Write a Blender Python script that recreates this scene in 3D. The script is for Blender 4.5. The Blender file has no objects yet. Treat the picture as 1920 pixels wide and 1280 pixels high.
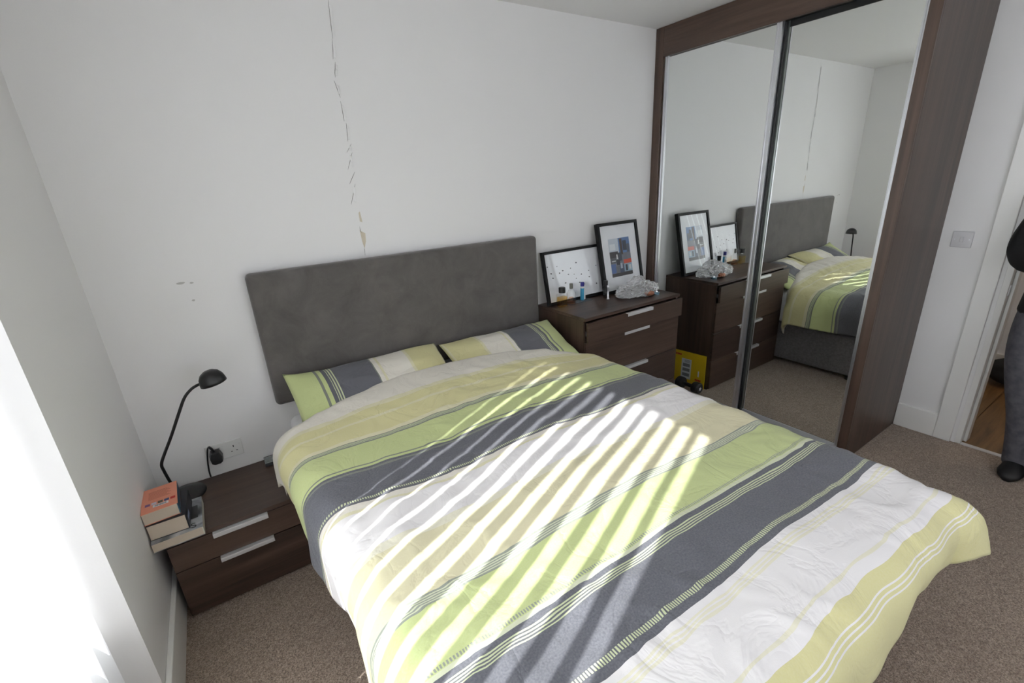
import bpy, bmesh, math, random
from mathutils import Vector, Matrix, noise
random.seed(7)
scene = bpy.context.scene
col = scene.collection

# ---------------------------------------------------------------- camera
cam_d = bpy.data.cameras.new('camera')
cam_d.lens = 15.985; cam_d.sensor_width = 36.0; cam_d.sensor_fit = 'HORIZONTAL'
cam_d.clip_start = 0.02; cam_d.clip_end = 200
cam = bpy.data.objects.new('camera', cam_d); col.objects.link(cam)
_r = Vector((0.83208361, -0.5520014, -0.05414158))
_u = Vector((0.22625346, 0.2486802, 0.94178954))
_f = Vector((0.50640521, 0.79589736, -0.33181495))
_m = Matrix.Identity(4)
for i in range(3):
    _m[i][0] = _r[i]; _m[i][1] = _u[i]; _m[i][2] = -_f[i]
_m[0][3], _m[1][3], _m[2][3] = 0.43163, -2.30027, 1.58831
cam.matrix_world = _m
scene.camera = cam

# ---------------------------------------------------------------- sky, sun, exposure
world = bpy.data.worlds.new('sky'); scene.world = world; world.use_nodes = True
_bg = world.node_tree.nodes['Background']
_bg.inputs[0].default_value = (0.95, 0.97, 1.0, 1); _bg.inputs[1].default_value = 4.2
sun_d = bpy.data.lights.new('sun', 'SUN'); sun_d.energy = 7.6; sun_d.angle = math.radians(0.53)
sun_d.color = (1.0, 0.985, 0.98)
sun = bpy.data.objects.new('sun', sun_d); col.objects.link(sun)
sun.rotation_euler = Vector((1.0, 0.41, -0.699)).to_track_quat('-Z', 'Y').to_euler()
sun.location = (-6, -4, 6)
# portal: only guides the sky sampling through the window opening, adds no light
por_d = bpy.data.lights.new('window_portal', 'AREA'); por_d.shape = 'RECTANGLE'; por_d.size = 1.5; por_d.size_y = 1.65
por_d.cycles.is_portal = True
por = bpy.data.objects.new('window_portal', por_d); col.objects.link(por)
por.location = (-0.31, -1.59, 1.32); por.rotation_euler = Vector((1, 0, 0)).to_track_quat('-Z', 'Y').to_euler()
scene.view_settings.view_transform = 'Standard'
scene.view_settings.look = 'None'
scene.view_settings.exposure = 0.60
scene.view_settings.gamma = 1.0
scene.view_settings.use_curve_mapping = False
scene.cycles.max_bounces = 12; scene.cycles.diffuse_bounces = 8; scene.cycles.transparent_max_bounces = 24
scene.cycles.sample_clamp_indirect = 6.0
scene.cycles.caustics_reflective = True; scene.cycles.blur_glossy = 0.6; scene.cycles.caustics_refractive = False
scene.cycles.use_denoising = True

# ---------------------------------------------------------------- helpers
def srgb(r, g, b, a=1.0):
    f = lambda c: (c / 255 / 12.92) if c / 255 <= 0.04045 else ((c / 255 + 0.055) / 1.055) ** 2.4
    return (f(r), f(g), f(b), a)

WO = {}                                       # world origin of each object made here
def place(o, org, parent=None):
    org = Vector(org); WO[o.name] = org
    if parent is not None:
        o.parent = parent; o.location = org - WO[parent.name]
    else:
        o.location = org
    return o
def props(o, label=None, cat=None, group=None, kind=None):
    if label: o['label'] = label
    if cat: o['category'] = cat
    if group: o['group'] = group
    if kind: o['kind'] = kind
    return o
def thing(name, org, label=None, cat=None, group=None, kind=None, parent=None):
    e = bpy.data.objects.new(name, None); col.objects.link(e); e.empty_display_size = 0.05
    place(e, org, parent)
    return props(e, label, cat, group, kind)
def mk(name, bm, mat, parent=None, smooth=False, bevel=0.0, seg=2, mods=None, recalc=True):
    """the bmesh (world coordinates) becomes ONE mesh object with its origin at the base centre"""
    if recalc: bmesh.ops.recalc_face_normals(bm, faces=bm.faces[:])
    lo = Vector((min(v.co[i] for v in bm.verts) for i in range(3)))
    hi = Vector((max(v.co[i] for v in bm.verts) for i in range(3)))
    org = Vector(((lo.x + hi.x) / 2, (lo.y + hi.y) / 2, lo.z))
    bmesh.ops.translate(bm, verts=bm.verts[:], vec=-org)
    me = bpy.data.meshes.new(name); bm.to_mesh(me); bm.free()
    for m in (mat if isinstance(mat, (list, tuple)) else [mat]): me.materials.append(m)
    if smooth:
        for p in me.polygons: p.use_smooth = True
    o = bpy.data.objects.new(name, me); col.objects.link(o)
    place(o, org, parent)
    if bevel:
        b = o.modifiers.new('bevel', 'BEVEL'); b.width = bevel; b.segments = seg; b.limit_method = 'ANGLE'; b.angle_limit = math.radians(40)
    return o
def B(): return bmesh.new()
def box(bm, x0, x1, y0, y1, z0, z1, mi=0):
    v = [bm.verts.new(c) for c in ((x0,y0,z0),(x1,y0,z0),(x1,y1,z0),(x0,y1,z0),(x0,y0,z1),(x1,y0,z1),(x1,y1,z1),(x0,y1,z1))]
    fs = []
    for q in ((3,2,1,0),(4,5,6,7),(0,1,5,4),(1,2,6,5),(2,3,7,6),(3,0,4,7)):
        f = bm.faces.new([v[i] for i in q]); f.material_index = mi; fs.append(f)
    return v
def bx(*a): bm = B(); box(bm, *a); return bm
def quad(bm, pts, mi=0):
    f = bm.faces.new([bm.verts.new(p) for p in pts]); f.material_index = mi; return f
def frame_of(d):
    d = Vector(d).normalized(); a = Vector((0, 0, 1)) if abs(d.z) < .95 else Vector((1, 0, 0))
    u = d.cross(a).normalized(); return u, d.cross(u).normalized()
def tube(bm, pts, r, seg=10, caps=True):
    pts = [Vector(p) for p in pts]; n = len(pts)
    rs = r if isinstance(r, (list, tuple)) else [r] * n
    u = None; rings = []
    for i, p in enumerate(pts):
        d = (pts[min(i+1, n-1)] - pts[max(i-1, 0)]).normalized()
        if u is None: u, w = frame_of(d)
        else:
            u = (u - d * u.dot(d)).normalized(); w = d.cross(u)
        rings.append([bm.verts.new(p + (u * math.cos(2*math.pi*k/seg) + w * math.sin(2*math.pi*k/seg)) * rs[i]) for k in range(seg)])
    for a, b in zip(rings, rings[1:]):
        for k in range(seg): bm.faces.new((a[k], a[(k+1) % seg], b[(k+1) % seg], b[k]))
    if caps:
        bm.faces.new(rings[0][::-1]); bm.faces.new(rings[-1])
def lathe(bm, prof, c, seg=28, axis=(0, 0, 1)):
    """prof: list of (radius, height along axis)"""
    ax = Vector(axis).normalized(); u, w = frame_of(ax); c = Vector(c); rings = []
    for r, h in prof:
        if r < 1e-6: rings.append([bm.verts.new(c + ax * h)])
        else: rings.append([bm.verts.new(c + ax * h + (u * math.cos(2*math.pi*k/seg) + w * math.sin(2*math.pi*k/seg)) * r) for k in range(seg)])
    for a, b in zip(rings, rings[1:]):
        for k in range(seg):
            k2 = (k + 1) % seg
            if len(a) == 1 and len(b) == 1: continue
            if len(a) == 1: bm.faces.new((a[0], b[k2], b[k]))
            elif len(b) == 1: bm.faces.new((a[k], a[k2], b[0]))
            else: bm.faces.new((a[k], a[k2], b[k2], b[k]))
def spline(pts, n=8):
    pts = [Vector(p) for p in pts]; out = []
    for i in range(len(pts) - 1):
        p0, p1, p2, p3 = pts[max(i-1, 0)], pts[i], pts[i+1], pts[min(i+2, len(pts)-1)]
        for k in range(n):
            t = k / n
            out.append(0.5 * ((2*p1) + (p2-p0)*t + (2*p0-5*p1+4*p2-p3)*t*t + (3*p1-p0-3*p2+p3)*t**3))
    return out + [pts[-1]]
def rbox(bm, cx, cy, z0, w, d, h, r, seg=5, mi=0):
    """box with rounded vertical edges"""
    pts = []
    for sx, sy, a0 in ((1,1,0),(-1,1,90),(-1,-1,180),(1,-1,270)):
        for k in range(seg + 1):
            a = math.radians(a0 + 90*k/seg)
            pts.append((cx + sx*(w/2 - r) + r*math.cos(a), cy + sy*(d/2 - r) + r*math.sin(a)))
    lo = [bm.verts.new((x, y, z0)) for x, y in pts]; hi = [bm.verts.new((x, y, z0 + h)) for x, y in pts]
    n = len(pts)
    for k in range(n):
        f = bm.faces.new((lo[k], lo[(k+1) % n], hi[(k+1) % n], hi[k])); f.material_index = mi
    f = bm.faces.new(lo[::-1]); f.material_index = mi
    f = bm.faces.new(hi); f.material_index = mi

# ---------------------------------------------------------------- materials
class NT:
    def __init__(s, name):
        s.m = bpy.data.materials.new(name); s.m.use_nodes = True; s.t = s.m.node_tree
        s.b = s.t.nodes['Principled BSDF']; s.out = s.t.nodes['Material Output']
    def n(s, ty, **kw):
        nd = s.t.nodes.new(ty)
        for k, v in kw.items():
            if k.startswith('_'): nd.inputs[int(k[1:])].default_value = v
            else: setattr(nd, k, v)
        return nd
    def l(s, a, b): s.t.links.new(a, b)
    def math(s, op, a, b=None, c=None):
        nd = s.t.nodes.new('ShaderNodeMath'); nd.operation = op
        for i, x in enumerate((a, b, c)):
            if x is None: continue
            if isinstance(x, (int, float)): nd.inputs[i].default_value = x
            else: s.l(x, nd.inputs[i])
        return nd.outputs[0]
    def ramp(s, fac, stops, interp='LINEAR'):
        nd = s.t.nodes.new('ShaderNodeValToRGB'); cr = nd.color_ramp; cr.interpolation = interp
        while len(cr.elements) < len(stops): cr.elements.new(0.5)
        for e, (p, c) in zip(cr.elements, stops): e.position = p; e.color = c
        for e, (p, c) in zip(cr.elements, stops): e.position = p; e.color = c
        s.l(fac, nd.inputs[0]); return nd.outputs[0]
    def mix(s, fac, a, b):
        nd = s.t.nodes.new('ShaderNodeMix'); nd.data_type = 'RGBA'
        for sock, x in ((nd.inputs[0], fac), (nd.inputs[6], a), (nd.inputs[7], b)):
            if hasattr(x, 'is_linked'): s.l(x, sock)
            else: sock.default_value = x
        return nd.outputs[2]
    def coords(s, scale=(1,1,1), kind='Object', rand=True):
        tc = s.n('ShaderNodeTexCoord'); mp = s.n('ShaderNodeMapping'); mp.inputs['Scale'].default_value = scale
        s.l(tc.outputs[kind], mp.inputs[0])
        if rand:
            oi = s.n('ShaderNodeObjectInfo'); s.l(s.math('MULTIPLY', oi.outputs['Random'], 9.0), mp.inputs['Location'])
        return mp.outputs[0]
    def noise(s, vec, scale, detail=4, rough=.5, dist=0.0):
        nd = s.n('ShaderNodeTexNoise'); s.l(vec, nd.inputs['Vector'])
        nd.inputs['Scale'].default_value = scale; nd.inputs['Detail'].default_value = detail
        nd.inputs['Roughness'].default_value = rough; nd.inputs['Distortion'].default_value = dist
        return nd.outputs['Fac']
    def bump(s, h, strength=.2, dist=.01, prev=None):
        nd = s.n('ShaderNodeBump'); nd.inputs['Strength'].default_value = strength; nd.inputs['Distance'].default_value = dist
        s.l(h, nd.inputs['Height'])
        if prev is not None: s.l(prev, nd.inputs['Normal'])
        s.l(nd.outputs[0], s.b.inputs['Normal']); return nd.outputs[0]
    def base(s, x):
        if hasattr(x, 'is_linked'): s.l(x, s.b.inputs['Base Color'])
        else: s.b.inputs['Base Color'].default_value = x
    def set(s, **kw):
        for k, v in kw.items(): s.b.inputs[k.replace('_', ' ')].default_value = v
        return s
def flat(name, c, rough=.5, metal=0.0, **kw):
    t = NT(name); t.set(Roughness=rough, Metallic=metal, **kw)
    v = t.noise(t.coords(), 14, 3)                       # faint uneven colouring
    t.base(t.mix(v, tuple(x * .94 for x in c[:3]) + (1,), tuple(min(1, x * 1.05) for x in c[:3]) + (1,)))
    return t.m
def paint(name, c, rough=.6, bump=.05):
    t = NT(name); t.set(Roughness=rough)
    co = t.coords(rand=False)
    t.base(t.mix(t.noise(co, 1.4, 3), tuple(x * .965 for x in c[:3]) + (1,), c))
    t.bump(t.noise(co, 160, 3), bump, .003); return t.m
def wood(name, axis, dark=srgb(52,39,34), light=srgb(97,77,66), rough=.38):
    t = NT(name); t.set(Roughness=rough)
    sc = [34.0, 34.0, 34.0]; sc[axis] = 1.3
    co = t.coords(tuple(sc))
    g1 = t.noise(co, 1.0, 6, .62, .6)
    sc2 = [7.0, 7.0, 7.0]; sc2[axis] = .5
    g2 = t.noise(t.coords(tuple(sc2)), 1.0, 3, .5, 1.2)
    f = t.math('ADD', t.math('MULTIPLY', g1, .5), t.math('MULTIPLY', g2, .5))
    t.base(t.ramp(f, [(.32, dark), (.52, tuple((a+b)/2 for a, b in zip(dark, light))), (.70, light)]))
    t.bump(g1, .10, .002); return t.m

M = {}
M['wall'] = paint('wall_paint', (.80, .79, .79, 1))
M['ceiling'] = paint('ceiling_paint', (.77, .76, .76, 1))
M['trim'] = paint('trim_gloss', (.84, .83, .81, 1), .35, .02)
M['upvc'] = flat('white_plastic_frame', (.86, .86, .86, 1), .3)
M['plastic_white'] = flat('white_plastic', (.72, .72, .71, 1), .3); M['switch'] = flat('grey_white_plastic', (.58, .57, .59, 1), .3)
M['wood_x'] = wood('walnut_grain_sideways', 0)
M['wood_y'] = wood('walnut_grain_deep', 1)
M['wood_z'] = wood('walnut_grain_upright', 2)
M['handle'] = flat('satin_aluminium', (.80, .80, .82, 1), .38, .55)
M['alu'] = flat('brushed_aluminium', (.72, .73, .76, 1), .28, .9)
M['black_gap'] = flat('black_rubber', (.012, .012, .013, 1), .5)
M['shaded_alu'] = flat('shaded_rail', (.20, .22, .21, 1), .3, .8)  # aluminium with the shade between the doors put into its colour
M['black'] = flat('black_enamel', (.014, .014, .016, 1), .35)
M['black_frame'] = flat('black_frame_lacquer', (.010, .010, .011, 1), .5, Specular_IOR_Level=.25)
M['white_in'] = flat('white_enamel', (.8, .8, .78, 1), .4)
M['paper'] = flat('white_paper', (.80, .81, .84, 1), .7)
M['page'] = None
t = NT('book_pages'); t.set(Roughness=.8)
w = t.n('ShaderNodeTexWave'); w.bands_direction = 'Z'; w.inputs['Scale'].default_value = 240; w.inputs['Distortion'].default_value = .6
t.l(t.coords(), w.inputs[0]); t.base(t.mix(w.outputs['Fac'], srgb(186,170,152), srgb(214,200,184))); M['page'] = t.m
t = NT('mirror_glass'); t.set(Metallic=1.0, Roughness=.004); t.base((.87, .895, .88, 1)); M['mirror'] = t.m
# carpet
t = NT('carpet_pile'); t.set(Roughness=.95); co = t.coords(rand=False)
n1 = t.noise(co, 210, 2, .8); n2 = t.noise(co, 5, 4, .6); n3 = t.noise(co, 38, 4, .75)
c1 = t.ramp(n1, [(.34, srgb(98,82,71)), (.5, srgb(164,144,127)), (.68, srgb(214,194,176))])
t.base(t.mix(t.ramp(t.math('ADD', t.math('MULTIPLY', n2, .4), t.math('MULTIPLY', n3, .6)), [(.35, (0, 0, 0, 1)), (.7, (.55, .55, .55, 1))]), c1, srgb(122,104,90)))
t.bump(t.math('ADD', n1, t.math('MULTIPLY', n3, .6)), .8, .008); t.b.inputs['Sheen Weight'].default_value = .25; M['carpet'] = t.m
# suede
t = NT('grey_suede'); t.set(Roughness=.9); co = t.coords(rand=False)
n1 = t.noise(co, 7, 6, .66, .5); n2 = t.noise(co, 340, 2)
t.base(t.ramp(n1, [(.3, srgb(80,76,75)), (.5, srgb(92,88,86)), (.72, srgb(104,99,97))]))
t.bump(n2, .25, .003); t.b.inputs['Sheen Weight'].default_value = .35; t.b.inputs['Sheen Roughness'].default_value = .5; M['suede'] = t.m
t = NT('grey_base_cloth'); t.set(Roughness=.9); co = t.coords(rand=False)
t.base(t.ramp(t.noise(co, 60, 5, .7), [(.3, srgb(100,98,100)), (.7, srgb(132,129,132))])); t.bump(t.noise(co, 400, 2), .3, .003)
t.b.inputs['Sheen Weight'].default_value = .3; M['basecloth'] = t.m
t = NT('white_sheet'); t.set(Roughness=.85); co = t.coords(rand=False); t.base((.82, .82, .84, 1)); t.bump(t.noise(co, 18, 4), .25, .01); M['sheet'] = t.m
# striped bedding, colours by cloth coordinate (UV in metres / SC)
CREAM = srgb(226,220,207); WHITE = srgb(232,228,228); YEL = srgb(212,205,146); YELP = srgb(219,213,176); GRN = srgb(192,203,134); YEL2 = srgb(217,209,170); YELF = srgb(228,223,200); GRY2 = srgb(138,144,130); LIT2 = srgb(206,210,178)
CHA = srgb(68,69,80); GRY = srgb(112,117,104); LIT = srgb(196,204,160)
def fabric(name):
    t = NT(name); t.set(Roughness=.85); t.b.inputs['Sheen Weight'].default_value = .15
    uv = t.n('ShaderNodeUVMap'); sep = t.n('ShaderNodeSeparateXYZ'); t.l(uv.outputs[0], sep.inputs[0])
    return t, uv, sep.outputs[0], sep.outputs[1]
def weave(t, uv, big=.16):
    co = t.coords(rand=False)
    n1 = t.noise(uv.outputs[0], 900, 1); cre = t.noise(co, 6, 4, .55, .8)
    rid = t.math('ABSOLUTE', t.math('SUBTRACT', cre, .5))
    b1 = t.bump(t.math('MULTIPLY', t.math('MINIMUM', rid, .06), 8.0), big, .018)
    t.bump(n1, .12, .001, b1)
    return t.noise(uv.outputs[0], 520, 2)
t, uv, U, V = fabric('striped_duvet_cotton')
SC = 2.5
def lines(a, b, n, c1, c2):
    out = []; k = (b - a) / (2 * n)
    for i in range(n): out += [(a + 2*i*k, c1), (a + (2*i+1)*k, c2)]
    return out
top = [(0, CREAM), (.47, YELP), (.495, YEL), (.55, YELP), (.565, YEL), (.66, YELP), (.682, GRY)] + lines(.687, .707, 3, LIT, GRY) + [(.707, GRY), (.712, GRN), (.853, GRY), (.860, GRN), (.872, CHA), (.884, GRY), (.894, CHA), (1.055, CREAM), (1.078, YELP), (1.09, WHITE)]
low = [(0, WHITE), (1.245, YELF), (1.275, YEL2), (1.457, GRY2)] + lines(1.463, 1.49, 4, LIT2, GRY2) + [(1.493, GRN), (1.645, LIT2), (1.657, CHA)] + lines(1.672, 1.70, 4, LIT, CHA) + [(1.702, CHA)]
foot = [(0, CHA), (1.85, WHITE), (1.868, YELF), (1.874, WHITE), (1.877, YELF), (1.883, WHITE), (1.886, YELF), (1.892, WHITE), (2.0, YELF), (2.008, WHITE), (2.03, YEL), (2.06, WHITE), (2.063, YEL), (2.07, WHITE), (2.073, YEL), (2.08, WHITE), (2.083, YEL)]
def seg_ramp(stops, a, b):                     # one ramp per stretch of cloth, so the thin lines stay crisp
    out = []; last = stops[0][1]
    for p, c in stops:
        if p <= a: last = c
    out = [(0.0, last)] + [((p - a) / (b - a), c) for p, c in stops if a < p < b]
    f = t.math('DIVIDE', t.math('SUBTRACT', V, a / SC), (b - a) / SC)
    return t.ramp(f, out, 'CONSTANT')
allst = top + low[1:] + foot[1:]
colr = None; prev = 0.1
for e in (.62, .80, 1.16, 1.44, 1.66, 1.80, 2.04, 2.45):
    sr = seg_ramp(allst, prev, e)
    colr = sr if colr is None else t.mix(t.math('GREATER_THAN', V, prev / SC), colr, sr)
    prev = e
dash = t.math('GREATER_THAN', t.math('FRACT', t.math('MULTIPLY', U, 330.0)), .45)
def band(a, b): return t.math('MULTIPLY', t.math('GREATER_THAN', V, a / SC), t.math('LESS_THAN', V, b / SC))
for a, b, c in ((1.036, 1.046, LIT), (1.633, 1.643, GRY2), (1.817, 1.831, LIT)):
    colr = t.mix(t.math('MULTIPLY', band(a, b), dash), colr, c)
wv = weave(t, uv)
colr2 = t.mix(t.math('MULTIPLY', wv, .16), colr, (.9, .9, .9, 1))
t.base(colr2); M['duvet'] = t.m
t, uv, U, V = fabric('striped_pillow_cotton')
pst = [(0, GRN), (.155, GRY), (.17, GRN), (.195, CHA), (.215, LIT), (.221, CHA), (.23, LIT), (.236, CHA), (.245, LIT), (.251, CHA), (.49, GRY), (.50, CREAM), (.525, YELP), (.54, CREAM), (.73, YELP), (.75, YEL), (.975, YELP), (.985, YEL)]
t.base(t.mix(t.math('MULTIPLY', weave(t, uv, .16), .16), t.ramp(U, pst, 'CONSTANT'), (.9, .9, .9, 1))); M['pillow'] = t.m
# window glass: see-through with a fresnel reflection
def pane_mat(name, tint=(.97, .985, .98, 1)):
    t = NT(name); tr = t.n('ShaderNodeBsdfTransparent'); tr.inputs[0].default_value = tint
    gl = t.n('ShaderNodeBsdfGlossy'); gl.inputs['Roughness'].default_value = .01
    lw = t.n('ShaderNodeLayerWeight'); lw.inputs[0].default_value = .5; mx = t.n('ShaderNodeMixShader')
    fr = t.math('ADD', t.math('MULTIPLY', t.math('POWER', lw.outputs['Facing'], 5.0), .9), .035)
    t.l(fr, mx.inputs[0]); t.l(tr.outputs[0], mx.inputs[1]); t.l(gl.outputs[0], mx.inputs[2]); t.l(mx.outputs[0], t.out.inputs[0])
    return t.m
M['pane'] = pane_mat('window_glass'); M['pic_glass'] = pane_mat('picture_glass', (.99, .99, .99, 1))
M['clear'] = pane_mat('clear_bottle_glass', (.96, .965, .96, 1)); M['amber'] = pane_mat('amber_perfume', (.975, .80, .48, 1)); M['rose'] = pane_mat('rose_perfume', (.95, .74, .62, 1))
for KEY, FACT in (('blind', .28), ('blind2', .88)):
  t = NT('blind_fabric'); df = t.n('ShaderNodeBsdfDiffuse'); df.inputs[0].default_value = (.86, .86, .87, 1)
  ts = t.n('ShaderNodeBsdfTranslucent'); ts.inputs[0].default_value = (.80, .80, .82, 1); mx = t.n('ShaderNodeMixShader'); mx.inputs[0].default_value = float(FACT)
  t.l(df.outputs[0], mx.inputs[1]); t.l(ts.outputs[0], mx.inputs[2]); t.l(mx.outputs[0], t.out.inputs[0]); M[KEY] = t.m
t = NT('thin_plastic_film'); tr = t.n('ShaderNodeBsdfTransparent'); tr.inputs[0].default_value = (.95, .95, .96, 1)
gl = t.n('ShaderNodeBsdfGlossy'); gl.inputs['Roughness'].default_value = .12; df = t.n('ShaderNodeBsdfDiffuse'); df.inputs[0].default_value = (.85, .85, .86, 1)
m1 = t.n('ShaderNodeMixShader'); m1.inputs[0].default_value = .55; t.l(gl.outputs[0], m1.inputs[1]); t.l(df.outputs[0], m1.inputs[2])
m2 = t.n('ShaderNodeMixShader'); lw = t.n('ShaderNodeLayerWeight'); lw.inputs[0].default_value = .35
t.l(t.math('ADD', t.math('MULTIPLY', lw.outputs['Facing'], .6), .24), m2.inputs[0]); t.l(tr.outputs[0], m2.inputs[1]); t.l(m1.outputs[0], m2.inputs[2]); t.l(m2.outputs[0], t.out.inputs[0]); M['film'] = t.m

# ================================================================= SETTING
H = 2.454; XR = 3.821; YB = -3.45
LX = -0.30
WY0, WY1, WZ1 = -2.35, -0.829, 2.15
def struct(name, bm, mat, parent=None, **kw):
    o = mk(name, bm, mat, parent, **kw)
    if parent is None: o['kind'] = 'structure'
    return o
struct('floor', bx(LX, XR + .02, YB - .1, .1, -.06, 0), M['carpet'])
struct('ceiling', bx(LX, 5.4, YB - .1, .12, H, H + .1), M['ceiling'])
wall_back = struct('wall_back', bx(LX, XR + .1, 0, .12, 0, H), M['wall'])
FX_0, FX_1, FZ_0, FZ_1 = .75, 2.75, .85, 2.12      # unseen window added for fill light, in the wall behind the photographer
bm = B(); box(bm, LX, FX_0, YB - .12, YB, 0, H); box(bm, FX_1, XR + .1, YB - .12, YB, 0, H); box(bm, FX_0, FX_1, YB - .12, YB, 0, FZ_0); box(bm, FX_0, FX_1, YB - .12, YB, FZ_1, H)
struct('wall_front', bm, M['wall'])
bm = B(); box(bm, LX, 0, WY1, 0, 0, H); box(bm, LX, 0, YB, WY0, 0, H); box(bm, LX, 0, WY0, WY1, WZ1, H)
struct('wall_left', bm, M['wall'])
DY0, DY1, DZ = -2.56, -1.752, 2.03          # door opening in the right wall
bm = B(); box(bm, XR, XR + .12, DY1, 0, 0, H); box(bm, XR, XR + .12, YB, DY0, 0, H); box(bm, XR, XR + .12, DY0, DY1, DZ, H)
struct('wall_right', bm, M['wall'])
# skirting
def skirt(name, x0, x1, y0, y1, h=.149):
    return struct(name, bx(x0, x1, y0, y1, 0, h), M['trim'], bevel=.004)
skirt('baseboard_left', 0, .0185, -.829, 0)
skirt('baseboard_left_rear', 0, .0185, YB, WY0)
skirt('baseboard_right', XR - .0185, XR, -1.657, -1.462)
skirt('baseboard_right_rear', XR - .0185, XR, YB, DY0 - .09)
skirt('baseboard_front', .0185, XR - .0185, YB, YB + .0185)
# door lining and architrave
d1 = thing('door_1', (XR, -2.15, 0), kind='structure')
mk('architrave', bx(XR - .019, XR + .001, -1.735, -1.657, 0, DZ + .075), M['trim'], d1, bevel=.004)
mk('architrave', bx(XR - .019, XR + .001, DY0 - .078, DY0, 0, DZ + .075), M['trim'], d1, bevel=.004)
mk('architrave', bx(XR - .019, XR + .001, DY0 + .0005, -1.7355, DZ, DZ + .075), M['trim'], d1, bevel=.004)
mk('door_lining', bx(XR + .002, XR + .118, -1.778, -1.746, 0, DZ), M['trim'], d1, bevel=.002)
mk('door_lining', bx(XR + .002, XR + .118, DY0 - .002, DY0 + .03, 0, DZ), M['trim'], d1, bevel=.002)
mk('door_lining', bx(XR + .002, XR + .118, DY0 + .031, -1.779, DZ - .03, DZ), M['trim'], d1, bevel=.002)
mk('door_stop', bx(XR + .055, XR + .117, -1.793, -1.7785, 0, DZ - .031), M['trim'], d1, bevel=.002)
o = mk('strike_plate', bx(XR + .018, XR + .045, -1.7805, -1.7783, .885, .94), M['alu'], d1)
o['label'] = 'small dark metal strike plate in the door lining'
# hallway beyond the door
t = NT('hall_boards'); t.set(Roughness=.35); co = t.coords((1.2, 14, 1), rand=True)
t.base(t.ramp(t.noise(co, 2.2, 5, .6, .5), [(.3, srgb(92,66,38)), (.7, srgb(140,104,64))])); M['hall'] = t.m
hf = thing('floor_hall', (4.5, -2, 0), kind='structure')
mk('board_bed', bx(XR + .02, 5.3, YB, -.4, -.06, -.014), M['wood_x'], hf)
plank = None
y = -.42
while y > YB + .1:
    mk('plank', bx(XR + .021, 5.27, y - .188, y, -.013, -.001), M['hall'], hf, bevel=.002); y -= .19
struct('wall_hall', bx(5.27, 5.39, YB, -.3, -.06, H), M['wall'])
struct('wall_hall_end', bx(XR + .12, 5.27, -.4, -.3, -.06, H), M['wall'])
struct('wall_hall_rear', bx(XR + .12, 5.27, YB - .1, YB, -.06, H), M['wall'])
skirt('baseboard_hall', 5.252, 5.27, YB, -.4)
mk('threshold_strip', bx(XR - .003, XR + .028, DY0 + .031, -1.7795, 0, .004), M['handle'], d1)

hl = thing('hall_fill_light', (4.6, -2.2, H - .07), 'round frosted fill light added out of view in the hall', 'light')  # added glowing disc, out of view, to lift the dark hall
bm = B(); lathe(bm, [(0, 0), (.10, .005), (.15, .03), (.155, .05), (0, .05)], (4.6, -2.2, H - .055), 32)
_t = NT('fill_glow'); _t.base((.9, .88, .82, 1)); _t.b.inputs['Emission Color'].default_value = (1, .90, .76, 1); _t.b.inputs['Emission Strength'].default_value = 14.0
mk('diffuser', bm, _t.m, hl, smooth=True); mk('mount', bx(4.52, 4.68, -2.28, -2.12, H - .0045, H - .0005), M['plastic_white'], hl)

# the crack and the wear on the back wall
M['crack'] = flat('open_crack', (.25, .24, .23, 1), .9); M['flake'] = flat('bare_plaster', srgb(206,196,178), .9); M['scuff'] = flat('grey_scuff', srgb(186,184,181), .9); M['lift'] = M['wall']
ck = [(1.079,2.40),(1.076,2.345),(1.072,2.25),(1.069,2.161),(1.062,2.10),(1.058,2.058),(1.066,1.965),(1.070,1.90),(1.070,1.856),(1.066,1.80),(1.063,1.744),(1.061,1.69),(1.058,1.628),(1.054,1.56),(1.050,1.50)]
pp = spline([(x, 0, z) for x, z in ck], 6); rnd = random.Random(3)
k = 0
while k < len(pp) - 3:
    n = rnd.randint(4, 9); seg_p = pp[k:k+n+1]
    bm = B(); L = []; R = []
    off = rnd.uniform(-.004, .004); lean = rnd.uniform(-.004, .010) - (.012 if pp[k].z < 1.85 else 0)
    for i, p in enumerate(seg_p):
        f = i / max(1, len(seg_p) - 1); w = .0005 + .0010 * math.sin(math.pi * f) * rnd.uniform(.6, 1.1)
        x = p.x + off + lean * (f - .5) * 2
        L.append(bm.verts.new((x - w, -.0006, p.z))); R.append(bm.verts.new((x + w, -.0010, p.z)))
    for i in range(len(L) - 1): bm.faces.new((L[i], R[i], R[i+1], L[i+1]))
    mk('crack', bm, M['crack'], wall_back)
    # lifted lip of paint beside the crack
    if rnd.random() < .8:
        bm = B(); zs = seg_p[1:-1] or seg_p
        a = [bm.verts.new((p.x + off + .001, -.0004, p.z)) for p in zs]; b = [bm.verts.new((p.x + off + .006 + .005 * rnd.random(), -.0045, p.z - .004)) for p in zs]
        for i in range(len(a) - 1): bm.faces.new((a[i], b[i], b[i+1], a[i+1]))
        mk('paint_lip', bm, M['lift'], wall_back)
    k += n + rnd.choice((0, 1, 1))
for pts in ([(1.064,1.485),(1.071,1.492),(1.076,1.44),(1.064,1.445)], [(1.056,1.405),(1.061,1.400),(1.081,1.388),(1.078,1.35),(1.066,1.315),(1.060,1.35)]):
    bm = B(); quad(bm, [(x, -.0012, z) for x, z in pts]); mk('bare_patch', bm, M['flake'], wall_back)
bm = B(); quad(bm, [(1.064, -.0009, 1.315), (1.066, -.0009, 1.315), (1.0635, -.0009, 1.282), (1.062, -.0009, 1.282)]); mk('crack', bm, M['crack'], wall_back)
bm = B(); quad(bm, [(1.057, -.0012, 1.40), (1.0595, -.0012, 1.425), (1.061, -.0012, 1.40), (1.066, -.0012, 1.388)]); mk('crack', bm, M['crack'], wall_back)
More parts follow.
